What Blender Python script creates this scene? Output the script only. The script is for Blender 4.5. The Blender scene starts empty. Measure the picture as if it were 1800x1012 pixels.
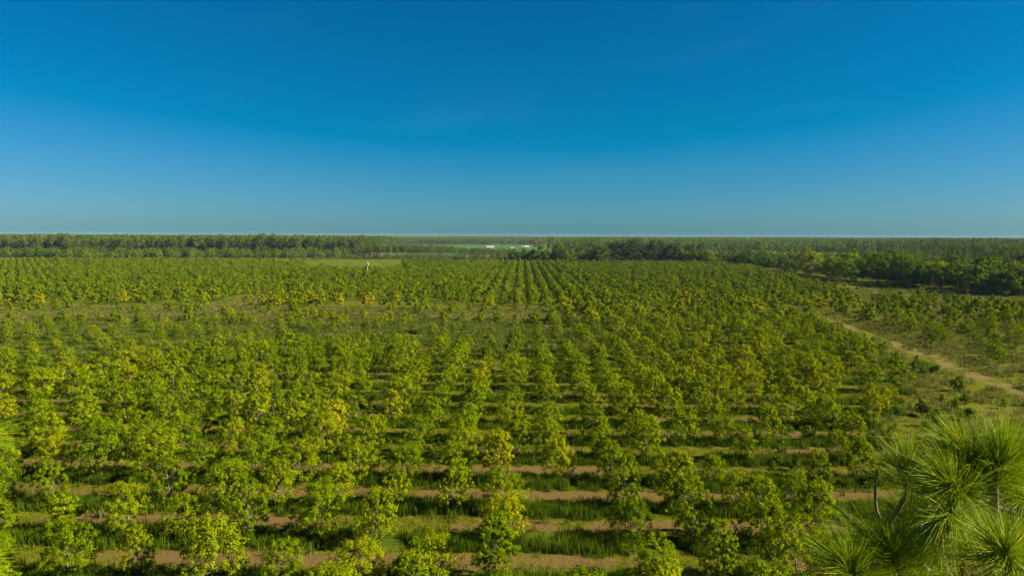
import bpy, math
import numpy as np
from mathutils import Matrix, Vector

# ------------------------------------------------------------------ camera, sky, sun, exposure
SC = bpy.context.scene
COL = SC.collection
R = math.radians

cam_d = bpy.data.cameras.new("camera")
cam_d.lens = 24.0
cam_d.sensor_width = 36.0
cam_d.clip_start = 0.05
cam_d.clip_end = 60000.0
cam = bpy.data.objects.new("camera", cam_d)
COL.objects.link(cam)
cam.matrix_world = (Matrix.Translation((0, 0, 30.0)) @ Matrix.Rotation(R(0.81), 4, 'Z')
                    @ Matrix.Rotation(R(90 - 4.34), 4, 'X') @ Matrix.Rotation(R(0.22), 4, 'Z'))
SC.camera = cam

SUN_AZ = 98.0      # degrees clockwise from the view direction (+Y), so from the right and a little behind
SUN_EL = 32.0

world = bpy.data.worlds.new("World")
SC.world = world
world.use_nodes = True
wn, wl = world.node_tree.nodes, world.node_tree.links
wn.clear()
w_out = wn.new("ShaderNodeOutputWorld")
w_bg = wn.new("ShaderNodeBackground")
w_sky = wn.new("ShaderNodeTexSky")
w_sky.sky_type = 'NISHITA'
w_sky.sun_disc = False
w_sky.sun_elevation = R(SUN_EL)
w_sky.sun_rotation = R(SUN_AZ)
w_sky.altitude = 50.0
w_sky.air_density = 1.0
w_sky.dust_density = 0.45
w_sky.ozone_density = 6.0
w_sep = wn.new("ShaderNodeSeparateColor")       # one colour grade for the whole sky, the same in every direction
w_com = wn.new("ShaderNodeCombineColor")
wl.new(w_sky.outputs[0], w_sep.inputs[0])
for i_, (off_, mul_, pw_) in enumerate(((2.0, 0.36, 1.0), (0.0, 0.395, 1.06), (0.0, 0.515, 1.04))):
    q1 = wn.new("ShaderNodeMath")
    q1.operation = 'SUBTRACT'
    q1.use_clamp = False
    wl.new(w_sep.outputs[i_], q1.inputs[0])
    q1.inputs[1].default_value = off_
    q2 = wn.new("ShaderNodeMath")
    q2.operation = 'MAXIMUM'
    wl.new(q1.outputs[0], q2.inputs[0])
    q2.inputs[1].default_value = 0.02
    q3 = wn.new("ShaderNodeMath")
    q3.operation = 'POWER'
    wl.new(q2.outputs[0], q3.inputs[0])
    q3.inputs[1].default_value = pw_
    q4 = wn.new("ShaderNodeMath")
    q4.operation = 'MULTIPLY'
    wl.new(q3.outputs[0], q4.inputs[0])
    q4.inputs[1].default_value = mul_ * 4.5 ** (1 - pw_)
    wl.new(q4.outputs[0], w_com.inputs[i_])
# thin, uneven high haze over the whole sky
w_tc = wn.new("ShaderNodeTexCoord")
w_mp = wn.new("ShaderNodeMapping")
w_mp.inputs["Scale"].default_value = (2.6, 2.6, 15.0)
wl.new(w_tc.outputs["Generated"], w_mp.inputs[0])
w_no = wn.new("ShaderNodeTexNoise")
w_no.inputs["Scale"].default_value = 1.7
w_no.inputs["Detail"].default_value = 7.0
w_no.inputs["Roughness"].default_value = 0.55
wl.new(w_mp.outputs[0], w_no.inputs[0])
w_mr = wn.new("ShaderNodeMapRange")
w_mr.interpolation_type = 'SMOOTHSTEP'
w_mr.inputs[1].default_value = 0.50
w_mr.inputs[2].default_value = 0.80
w_mr.inputs[3].default_value = 0.0
w_mr.inputs[4].default_value = 0.018
wl.new(w_no.outputs[0], w_mr.inputs[0])
w_mx = wn.new("ShaderNodeMix")
w_mx.data_type = 'RGBA'
wl.new(w_mr.outputs[0], w_mx.inputs[0])
wl.new(w_com.outputs[0], w_mx.inputs[6])
w_mx.inputs[7].default_value = (2.2, 3.0, 3.4, 1)
wl.new(w_mx.outputs[2], w_bg.inputs["Color"])
w_bg.inputs["Strength"].default_value = 0.05
wl.new(w_bg.outputs[0], w_out.inputs["Surface"])

sun_d = bpy.data.lights.new("sun", 'SUN')
sun_d.energy = 5.0
sun_d.angle = R(0.53)
sun_d.color = (1.0, 0.90, 0.74)
sun = bpy.data.objects.new("sun", sun_d)
COL.objects.link(sun)
sv = Vector((math.sin(R(SUN_AZ)) * math.cos(R(SUN_EL)), math.cos(R(SUN_AZ)) * math.cos(R(SUN_EL)), math.sin(R(SUN_EL))))
sun.rotation_euler = sv.to_track_quat('Z', 'Y').to_euler()
sun.location = (60, -20, 80)

SC.view_settings.view_transform = 'Standard'
SC.view_settings.look = 'None'
SC.view_settings.exposure = 1.82
SC.view_settings.gamma = 1.0
SC.render.engine = 'CYCLES'
SC.cycles.max_bounces = 5
SC.cycles.diffuse_bounces = 2
SC.cycles.glossy_bounces = 1
SC.cycles.transmission_bounces = 3
SC.cycles.transparent_max_bounces = 4
SC.cycles.volume_bounces = 0
SC.cycles.use_denoising = True
SC.cycles.caustics_reflective = False
SC.cycles.caustics_refractive = False

# ------------------------------------------------------------------ helpers
rng = np.random.default_rng(11)


def hash2(ix, iy, seed):
    h = (ix.astype(np.int64) * 374761393 + iy.astype(np.int64) * 668265263 + seed * 144665) & 0xffffffff
    h = ((h ^ (h >> 13)) * 1274126177) & 0xffffffff
    return ((h ^ (h >> 16)) & 0xffff) / 65535.0


def vnoise(x, y, scale, seed=0):
    x = np.asarray(x, float) / scale
    y = np.asarray(y, float) / scale
    ix, iy = np.floor(x), np.floor(y)
    fx, fy = x - ix, y - iy
    fx, fy = fx * fx * (3 - 2 * fx), fy * fy * (3 - 2 * fy)
    a, b = hash2(ix, iy, seed), hash2(ix + 1, iy, seed)
    c, d = hash2(ix, iy + 1, seed), hash2(ix + 1, iy + 1, seed)
    return (a * (1 - fx) + b * fx) * (1 - fy) + (c * (1 - fx) + d * fx) * fy


def fbm(x, y, scale, seed=0):
    return 0.55 * vnoise(x, y, scale, seed) + 0.3 * vnoise(x, y, scale / 2.1, seed + 1) + 0.15 * vnoise(x, y, scale / 4.3, seed + 2)


def sstep(a, b, v):
    t = np.clip((v - a) / (b - a), 0, 1)
    return t * t * (3 - 2 * t)


def unit(v):
    return v / np.maximum(np.linalg.norm(v, axis=-1, keepdims=True), 1e-9)


def make_mesh(name, V, F, mats, mi=None, attrs=None, smooth=False):
    """V (n,3); F list of face arrays, each (m,k)"""
    me = bpy.data.meshes.new(name)
    V = np.asarray(V, np.float32)
    F = [np.asarray(f, np.int32) for f in F if len(f)]
    me.vertices.add(len(V))
    me.vertices.foreach_set("co", V.ravel())
    nl = sum(f.size for f in F)
    nf = sum(len(f) for f in F)
    me.loops.add(nl)
    me.polygons.add(nf)
    me.loops.foreach_set("vertex_index", np.concatenate([f.ravel() for f in F]))
    tot = np.concatenate([np.full(len(f), f.shape[1], np.int32) for f in F])
    start = np.concatenate([[0], np.cumsum(tot)[:-1]]).astype(np.int32)
    me.polygons.foreach_set("loop_start", start)
    me.polygons.foreach_set("loop_total", tot)
    for m in (mats if isinstance(mats, (list, tuple)) else [mats]):
        me.materials.append(m)
    if mi is not None:
        me.polygons.foreach_set("material_index", np.asarray(mi, np.int32))
    if attrs:
        for k, (dom, val) in attrs.items():
            a = me.attributes.new(k, 'FLOAT', dom)
            a.data.foreach_set("value", np.asarray(val, np.float32))
    me.update(calc_edges=True)
    if smooth:
        me.polygons.foreach_set("use_smooth", np.ones(nf, bool))
    return me


def tubes(lines, sides=6, cap=True):
    """lines: list of (points (n,3), radii (n,))"""
    VV, FF, o = [], [], 0
    ang = np.linspace(0, 2 * np.pi, sides, endpoint=False)
    for P, r in lines:
        P = np.asarray(P, float)
        r = np.asarray(r, float)
        n = len(P)
        T = unit(np.gradient(P, axis=0))
        ref = np.array([0.31, 0.17, 0.93])
        if abs(T.mean(0) @ ref) > 0.85:
            ref = np.array([0.9, -0.3, 0.1])
        A = unit(np.cross(T, ref))
        B = np.cross(T, A)
        ring = P[:, None] + r[:, None, None] * (np.cos(ang)[None, :, None] * A[:, None] + np.sin(ang)[None, :, None] * B[:, None])
        VV.append(ring.reshape(-1, 3))
        i = np.arange(n - 1)[:, None] * sides
        j = np.arange(sides)[None, :]
        k = (np.arange(sides)[None, :] + 1) % sides
        FF.append(np.stack([i + j, i + k, i + sides + k, i + sides + j], -1).reshape(-1, 4) + o)
        o += n * sides
    return np.concatenate(VV), np.concatenate(FF)


def leaf_quads(P, axis, nrm, L, W, fold=0.0):
    """diamond leaves: base, right, tip, left"""
    axis = unit(axis)
    side = unit(np.cross(axis, nrm))
    n2 = np.cross(side, axis)
    L = L[:, None]
    W = W[:, None]
    v0 = P - axis * L * 0.5
    v1 = P + side * W * 0.5 + axis * L * 0.06 + n2 * L * fold
    v2 = P + axis * L * 0.5
    v3 = P - side * W * 0.5 + axis * L * 0.06 + n2 * L * fold
    V = np.stack([v0, v1, v2, v3], 1).reshape(-1, 3)
    F = np.arange(len(P) * 4).reshape(-1, 4)
    return V, F


def obj(name, me, parent=None, loc=None, rot=None, scl=None, coll=None, color=None):
    o = bpy.data.objects.new(name, me)
    (coll or COL).objects.link(o)
    if parent is not None:
        o.parent = parent
    if loc is not None:
        o.location = loc
    if rot is not None:
        o.rotation_euler = rot
    if scl is not None:
        o.scale = (scl, scl, scl) if np.isscalar(scl) else scl
    if color is not None:
        o["yellow"] = float(color[0])
    return o


def tag(o, label=None, cat=None, group=None, kind=None):
    if label:
        o["label"] = label
    if cat:
        o["category"] = cat
    if group:
        o["group"] = group
    if kind:
        o["kind"] = kind
    return o


# ------------------------------------------------------------------ materials
def new_mat(name):
    m = bpy.data.materials.new(name)
    m.use_nodes = True
    nt = m.node_tree
    nt.nodes.clear()
    out = nt.nodes.new("ShaderNodeOutputMaterial")
    return m, nt.nodes, nt.links, out


def ramp_node(n, stops):
    r = n.new("ShaderNodeValToRGB")
    el = r.color_ramp.elements
    while len(el) > 1:
        el.remove(el[-1])
    el[0].position = stops[0][0]
    el[0].color = (*stops[0][1], 1)
    for p, c in stops[1:]:
        e = el.new(p)
        e.color = (*c, 1)
    return r


def math_node(n, l, op, a, b=None, c=None):
    m = n.new("ShaderNodeMath")
    m.operation = op
    for i, v in enumerate((a, b, c)):
        if v is None:
            continue
        if isinstance(v, (int, float)):
            m.inputs[i].default_value = v
        else:
            l.new(v, m.inputs[i])
    return m.outputs[0]


def foliage_mat(name, stops, trans=0.22, rough=0.6, spec=0.0, tone_w=0.45, rand_w=0.18, yel_w=0.6):
    m, n, l, out = new_mat(name)
    info = n.new("ShaderNodeObjectInfo")
    at = n.new("ShaderNodeAttribute")
    at.attribute_name = "tone"
    ye = n.new("ShaderNodeAttribute")               # how yellow this plant is
    ye.attribute_type = 'INSTANCER'
    ye.attribute_name = "yellow"
    f = math_node(n, l, 'MULTIPLY', at.outputs["Fac"], tone_w)
    f = math_node(n, l, 'MULTIPLY_ADD', info.outputs["Random"], rand_w, f)
    f = math_node(n, l, 'MULTIPLY_ADD', ye.outputs["Fac"], yel_w, f)
    r = ramp_node(n, stops)
    l.new(f, r.inputs[0])
    if spec > 0:
        p = n.new("ShaderNodeBsdfPrincipled")
        p.inputs["Roughness"].default_value = rough
        p.inputs["Specular IOR Level"].default_value = spec
        l.new(r.outputs[0], p.inputs["Base Color"])
    else:
        p = n.new("ShaderNodeBsdfDiffuse")
        l.new(r.outputs[0], p.inputs["Color"])
    t = n.new("ShaderNodeBsdfTranslucent")
    hs = n.new("ShaderNodeHueSaturation")
    hs.inputs["Hue"].default_value = 0.49
    hs.inputs["Value"].default_value = 1.25
    l.new(r.outputs[0], hs.inputs["Color"])
    l.new(hs.outputs[0], t.inputs["Color"])
    mx = n.new("ShaderNodeMixShader")
    mx.inputs[0].default_value = trans
    l.new(p.outputs[0], mx.inputs[1])
    l.new(t.outputs[0], mx.inputs[2])
    l.new(mx.outputs[0], out.inputs["Surface"])
    return m


def bark_mat(name, c1, c2, scale=6.0):
    m, n, l, out = new_mat(name)
    tc = n.new("ShaderNodeTexCoord")
    mp = n.new("ShaderNodeMapping")
    mp.inputs["Scale"].default_value = (scale, scale, scale * 0.3)
    l.new(tc.outputs["Object"], mp.inputs[0])
    no = n.new("ShaderNodeTexNoise")
    no.inputs["Scale"].default_value = 3.0
    no.inputs["Detail"].default_value = 5.0
    l.new(mp.outputs[0], no.inputs[0])
    r = ramp_node(n, [(0.3, c1), (0.7, c2)])
    l.new(no.outputs[0], r.inputs[0])
    p = n.new("ShaderNodeBsdfPrincipled")
    p.inputs["Roughness"].default_value = 0.9
    p.inputs["Specular IOR Level"].default_value = 0.1
    l.new(r.outputs[0], p.inputs["Base Color"])
    b = n.new("ShaderNodeBump")
    b.inputs["Strength"].default_value = 0.5
    b.inputs["Distance"].default_value = 0.02
    l.new(no.outputs[0], b.inputs["Height"])
    l.new(b.outputs[0], p.inputs["Normal"])
    l.new(p.outputs[0], out.inputs["Surface"])
    return m


def plain_mat(name, c, rough=0.7, var=0.15, scale=0.6, metal=0.0):
    m, n, l, out = new_mat(name)
    tc = n.new("ShaderNodeTexCoord")
    no = n.new("ShaderNodeTexNoise")
    no.inputs["Scale"].default_value = scale
    no.inputs["Detail"].default_value = 4
    l.new(tc.outputs["Object"], no.inputs[0])
    c = np.array(c)
    r = ramp_node(n, [(0.3, tuple(c * (1 - var))), (0.7, tuple(np.minimum(c * (1 + var), 0.9)))])
    l.new(no.outputs[0], r.inputs[0])
    p = n.new("ShaderNodeBsdfPrincipled")
    p.inputs["Roughness"].default_value = rough
    p.inputs["Metallic"].default_value = metal
    p.inputs["Specular IOR Level"].default_value = 0.0 if rough >= 0.9 else 0.3
    l.new(r.outputs[0], p.inputs["Base Color"])
    l.new(p.outputs[0], out.inputs["Surface"])
    return m


M_LEAF = foliage_mat("orchard_leaf", [(0.0, (0.042, 0.082, 0.001)), (0.32, (0.100, 0.145, 0.001)), (0.60, (0.178, 0.198, 0.002)),
                                      (0.85, (0.250, 0.215, 0.003)), (1.0, (0.32, 0.20, 0.006))])
M_BUSH = foliage_mat("shrub_leaf", [(0.0, (0.035, 0.085, 0.004)), (0.4, (0.08, 0.125, 0.005)), (0.8, (0.13, 0.15, 0.012)), (1.0, (0.17, 0.15, 0.03))])
M_HARD = foliage_mat("broad_leaf", [(0.0, (0.024, 0.055, 0.006)), (0.4, (0.056, 0.100, 0.006)), (0.75, (0.11, 0.150, 0.006)), (1.0, (0.19, 0.19, 0.006))], trans=0.2)
M_OAK = foliage_mat("oak_leaf", [(0.0, (0.018, 0.030, 0.012)), (0.5, (0.034, 0.052, 0.016)), (1.0, (0.065, 0.080, 0.025))], trans=0.12)
M_PINE = foliage_mat("pine_needles_far", [(0.0, (0.034, 0.066, 0.012)), (0.4, (0.068, 0.112, 0.014)), (0.8, (0.125, 0.155, 0.016)), (1.0, (0.22, 0.12, 0.05))], trans=0.2)
M_NEEDLE = foliage_mat("pine_needles", [(0.0, (0.055, 0.125, 0.003)), (0.45, (0.15, 0.235, 0.003)), (0.8, (0.29, 0.32, 0.006)), (1.0, (0.32, 0.26, 0.03))], trans=0.22, rough=0.5, spec=0.12, tone_w=0.95, rand_w=0.06, yel_w=0.3)
M_GRASS = foliage_mat("tall_grass_blade", [(0.0, (0.025, 0.060, 0.003)), (0.5, (0.055, 0.095, 0.003)), (0.8, (0.11, 0.125, 0.008)), (1.0, (0.20, 0.15, 0.045))], trans=0.3)
M_MOWN = foliage_mat("mown_grass_blade", [(0.0, (0.075, 0.095, 0.003)), (0.5, (0.12, 0.12, 0.004)), (1.0, (0.18, 0.125, 0.025))], trans=0.25)
M_DRY = foliage_mat("dry_weed", [(0.0, (0.045, 0.080, 0.006)), (0.4, (0.085, 0.105, 0.012)), (0.8, (0.17, 0.135, 0.045)), (1.0, (0.19, 0.135, 0.06))], trans=0.25)
M_BARK = bark_mat("orchard_bark", (0.05, 0.038, 0.025), (0.16, 0.13, 0.095))
M_PBARK = bark_mat("pine_bark_far", (0.11, 0.085, 0.07), (0.26, 0.21, 0.17), 1.0)
M_HBARK = bark_mat("broadleaf_bark", (0.07, 0.055, 0.045), (0.18, 0.15, 0.12), 1.5)
M_NBARK = bark_mat("pine_twig_bark", (0.055, 0.040, 0.030), (0.21, 0.16, 0.12), 30.0)

# ------------------------------------------------------------------ where things grow (plain ground coordinates, metres)
ROW0, ROWD = 65.3, 8.4          # orchard rows run along X; first full row and row distance
COL0, COLD = -1.64, 6.3


def x_right(Y):                  # right-hand limit of the first orchard block
    return np.interp(Y, [40, 78, 90, 112, 130, 200, 245], [43, 45, 44, 60, 76, 95, 102])


def x_right2(Y):                 # right-hand limit of the second block
    return np.interp(Y, [280, 343, 500, 620, 730], [140, 165, 190, 203, 205])


def x_path(Y):
    return np.interp(Y, [60, 100, 132, 198, 252, 300], [88, 95, 97.5, 106, 111, 124])


def overgrown(X, Y):             # neglected ground between the two blocks, left of centre
    X, Y = np.asarray(X, float), np.asarray(Y, float)
    w = (vnoise(X, Y, 26, 171) - 0.5) * 24
    y0 = np.interp(X, [-200, -90, -40, 20], [150, 156, 172, 190])
    return sstep(y0 - 8, y0 + 10, Y + w) * (1 - sstep(276, 284, Y)) * (1 - sstep(-8, 26, X + w))


def ground_z(X, Y):
    X = np.asarray(X, float)
    Y = np.asarray(Y, float)
    near = 1 - sstep(250, 500, np.hypot(X, Y))
    return (fbm(X, Y, 38, 5) - 0.5) * 0.7 * near + 13.0 * sstep(6500, 12500, np.hypot(X, Y))


def masks(X, Y):
    """soil, dry, tall, sand weights (0..1) on the orchard floor"""
    n1 = 0.65 * fbm(X, Y, 14, 21) + 0.35 * fbm(X, Y * 1.6, 4.5, 23)
    n2 = fbm(X, Y * 2.2, 9, 31)
    wob = (vnoise(X, Y, 7, 41) - 0.5) * 1.3
    d = np.abs(((Y + wob - ROW0) / ROWD + 0.5) % 1.0 - 0.5) * ROWD       # distance to the nearest tree row
    b1 = (Y > 30) * (1 - sstep(228, 245, Y)) * (1 - sstep(-3, 3, X - x_right(Y)))
    b2 = sstep(278, 288, Y) * (1 - sstep(715, 735, Y)) * (1 - sstep(-3, 3, X - x_right2(Y)))
    tall = (1 - sstep(1.5, 2.3, d)) * (b1 + 0.7 * b2)
    alley = sstep(2.3, 3.1, d)
    rough = np.exp(-(((X + 8) / 45) ** 2 + ((Y - 195) / 32) ** 2)) * 1.2
    soil = alley * b1 * sstep(0.46, 0.58, n1 + 0.05 * (1 - sstep(60, 150, Y))) + 0.5 * alley * b2 * sstep(0.5, 0.65, n1)
    og = overgrown(X, Y)
    soil = soil * (1 - np.clip(rough, 0, 1)) * (1 - og)
    pd = np.abs(X - x_path(Y) + (vnoise(X, Y, 12, 51) - 0.5) * 5)
    path = 0.95 * (1 - sstep(2.0, 4.2, pd)) * (Y > 60) * (1 - sstep(245, 262, Y)) * sstep(0.36, 0.52, n2 + 0.10)
    pale = 0.60 * path
    wedge = sstep(-2, 4, X - x_right(Y)) * (1 - sstep(88, 96, X - 0)) * (Y < 128) * (Y > 50)
    soil = np.maximum(soil, wedge * sstep(0.52, 0.66, n1) * 0.6)
    dry = np.clip(0.35 * og * sstep(0.38, 0.6, n2) + 0.25 * sstep(0.45, 0.7, n2) * alley + rough * 0.5 + wedge * 0.35 + 0.28 * (1 - b1 - b2) * sstep(0.4, 0.6, fbm(X, Y, 30, 61)) * (Y < 340), 0, 1)
    sx = X + 121 - (Y - 317) * 0.11
    sand = 0.6 * sstep(0.40, 0.58, n2) * (1 - sstep(9, 17, np.abs(sx) + 6 * (vnoise(X, Y, 9, 71) - 0.5))) * sstep(279, 286, Y) * (1 - sstep(345, 356, Y))
    sand = np.maximum(sand, pale)
    op = sstep(220, 232, Y) * (1 - sstep(262, 276, Y)) * (1 - sstep(-112, -98, X + 12 * (vnoise(X, Y, 20, 81) - .5)))
    sand = np.maximum(sand, 0.16 * op * sstep(0.4, 0.6, n2))
    return np.clip(soil, 0, 1), dry, np.clip(tall, 0, 1), np.clip(sand, 0, 1), b1, b2, d


# ---- ground: one sheet to the horizon, finer grid near the camera
def axis_vals(fine0, fine1, step, far0, far1, k=1.22):
    v = list(np.arange(fine0, fine1 + step * 0.5, step))
    s, x = step, fine1
    while x < far1:
        s *= k
        x += s
        v.append(x)
    s, x = step, fine0
    while x > far0:
        s *= k
        x -= s
        v.insert(0, x)
    return np.array(v)


gx = axis_vals(-190, 150, 1.1, -14000, 14000)
gy = axis_vals(30, 262, 0.75, -3000, 14000, 1.12)
GX, GY = np.meshgrid(gx, gy)
GZ = ground_z(GX, GY)
nx, ny = len(gx), len(gy)
gV = np.stack([GX, GY, GZ], -1).reshape(-1, 3)
gi = (np.arange(ny - 1)[:, None] * nx + np.arange(nx - 1)[None, :])
gF = np.stack([gi, gi + 1, gi + nx + 1, gi + nx], -1).reshape(-1, 4)
gs, gd, gt, ga, gb1, gb2, _ = masks(GX, GY)

mg, n, l, out = new_mat("orchard_floor")
geo = n.new("ShaderNodeNewGeometry")


def g_attr(nm):
    a = n.new("ShaderNodeAttribute")
    a.attribute_name = nm
    return a.outputs["Fac"]


def g_noise(scale, detail=6, rough=0.6):
    t = n.new("ShaderNodeTexNoise")
    t.inputs["Scale"].default_value = scale
    t.inputs["Detail"].default_value = detail
    t.inputs["Roughness"].default_value = rough
    l.new(geo.outputs["Position"], t.inputs["Vector"])
    return t.outputs[0]


def g_mix(f, a, b):
    m = n.new("ShaderNodeMix")
    m.data_type = 'RGBA'
    l.new(f, m.inputs[0])
    l.new(a, m.inputs[6])
    l.new(b, m.inputs[7])
    return m.outputs[2]


na, nb, nc = g_noise(0.9), g_noise(5.0), g_noise(0.06, 4)
r_gr = ramp_node(n, [(0.3, (0.036, 0.052, 0.004)), (0.5, (0.068, 0.078, 0.005)), (0.7, (0.112, 0.102, 0.011))])
l.new(na, r_gr.inputs[0])
r_tall = ramp_node(n, [(0.3, (0.022, 0.045, 0.004)), (0.7, (0.060, 0.090, 0.006))])
l.new(na, r_tall.inputs[0])
r_dry = ramp_node(n, [(0.3, (0.055, 0.060, 0.008)), (0.5, (0.090, 0.080, 0.015)), (0.7, (0.12, 0.092, 0.025))])
l.new(nb, r_dry.inputs[0])
r_so = ramp_node(n, [(0.30, (0.052, 0.036, 0.011)), (0.5, (0.092, 0.062, 0.019)), (0.72, (0.145, 0.098, 0.032))])
l.new(nb, r_so.inputs[0])
r_sa = ramp_node(n, [(0.3, (0.085, 0.066, 0.022)), (0.7, (0.16, 0.122, 0.05))])
l.new(na, r_sa.inputs[0])


def sharpen(v, amt=0.55):
    t = math_node(n, l, 'SUBTRACT', nb, 0.5)
    t = math_node(n, l, 'MULTIPLY_ADD', t, amt * 2.0, v)
    mr = n.new("ShaderNodeMapRange")
    mr.interpolation_type = 'SMOOTHSTEP'
    mr.inputs[1].default_value = 0.3
    mr.inputs[2].default_value = 0.7
    l.new(t, mr.inputs[0])
    return mr.outputs[0]


def gated(v):
    g = math_node(n, l, 'GREATER_THAN', v, 0.02)
    return math_node(n, l, 'MULTIPLY', g, sharpen(v))


colr = g_mix(gated(g_attr("dry")), r_gr.outputs[0], r_dry.outputs[0])
colr = g_mix(gated(g_attr("tall")), colr, r_tall.outputs[0])
colr = g_mix(gated(g_attr("soil")), colr, r_so.outputs[0])
colr = g_mix(gated(g_attr("sand")), colr, r_sa.outputs[0])
gp = n.new("ShaderNodeBsdfPrincipled")
gp.inputs["Roughness"].default_value = 0.95
gp.inputs["Specular IOR Level"].default_value = 0.0
l.new(colr, gp.inputs["Base Color"])
bm_ = n.new("ShaderNodeBump")
bm_.inputs["Strength"].default_value = 0.8
bm_.inputs["Distance"].default_value = 0.12
l.new(nb, bm_.inputs["Height"])
l.new(bm_.outputs[0], gp.inputs["Normal"])
l.new(gp.outputs[0], out.inputs["Surface"])
M_GROUND = mg

g_me = make_mesh("ground", gV, [gF], M_GROUND, attrs={"soil": ('POINT', gs.ravel()), "dry": ('POINT', gd.ravel()),
                                                      "tall": ('POINT', gt.ravel()), "sand": ('POINT', ga.ravel())}, smooth=True)
tag(obj("ground", g_me), kind="structure")


def strip_sheet(name, center, width, z, mat, seed=0, n_pts=60):
    """a flat ribbon following a ground polyline with uneven edges"""
    c = np.asarray(center, float)
    t = np.linspace(0, len(c) - 1, n_pts)
    P = np.stack([np.interp(t, np.arange(len(c)), c[:, k]) for k in (0, 1)], -1)
    T = unit(np.gradient(P, axis=0))
    N = np.stack([-T[:, 1], T[:, 0]], -1)
    r = np.random.default_rng(seed)
    w0 = width * (0.5 + 0.12 * r.standard_normal(n_pts))
    w1 = width * (0.5 + 0.12 * r.standard_normal(n_pts))
    A, B = P + N * w0[:, None], P - N * w1[:, None]
    V = np.concatenate([np.c_[A, ground_z(A[:, 0], A[:, 1]) + z], np.c_[B, ground_z(B[:, 0], B[:, 1]) + z]])
    i = np.arange(n_pts - 1)
    F = np.stack([i, i + 1, i + 1 + n_pts, i + n_pts], -1)
    return tag(obj(name, make_mesh(name, V, [F[:, ::-1]], mat)), kind="structure")


M_SAND = plain_mat("pale_sand", (0.30, 0.25, 0.13), 0.95, 0.2, 0.3)
M_FIELD = plain_mat("crop_green", (0.040, 0.095, 0.018), 0.9, 0.25, 0.01)
M_MEADOW = plain_mat("meadow_green", (0.066, 0.082, 0.008), 0.9, 0.45, 0.09)
M_STUBBLE = plain_mat("pale_field", (0.09, 0.10, 0.02), 0.9, 0.25, 0.02)
strip_sheet("sandy_track", [(175, 470), (190, 392), (205, 340), (214, 318), (235, 262)], 3.6, 0.05, M_SAND, 3)


def field(name, pts, z, mat):
    V = np.array([(x, y, z) for x, y in pts])
    me = bpy.data.meshes.new(name)
    me.from_pydata([tuple(v) for v in V], [], [list(range(len(V)))])
    me.materials.append(mat)
    return tag(obj(name, me), kind="structure")


field("crop_field", [(-330, 1060), (-60, 1080), (20, 1240), (150, 2330), (-120, 2380), (-470, 2260)], 0.10, M_FIELD)
mr_ = np.random.default_rng(77)
ma_ = np.linspace(0, 2 * np.pi, 48, endpoint=False)
ms_ = 1 + 0.10 * np.sin(3 * ma_ + 1) + 0.07 * np.sin(7 * ma_) + mr_.normal(0, .025, 48)
field("meadow", [(-158 + 88 * math.cos(t_) * k_ - 0.18 * 160 * math.sin(t_) * k_, 725 + 165 * math.sin(t_) * k_) for t_, k_ in zip(ma_, ms_)], 0.06, M_MEADOW)
field("pasture", [(330, 1230), (540, 1215), (640, 1500), (470, 1560), (400, 1500)], 0.08, M_STUBBLE)


# ------------------------------------------------------------------ tree builders (each returns a trunk mesh and a crown mesh)
def curve3(a, b, bend, n=5):
    t = np.linspace(0, 1, n)[:, None]
    return a * (1 - t) + b * t + bend * (4 * t * (1 - t))


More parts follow.
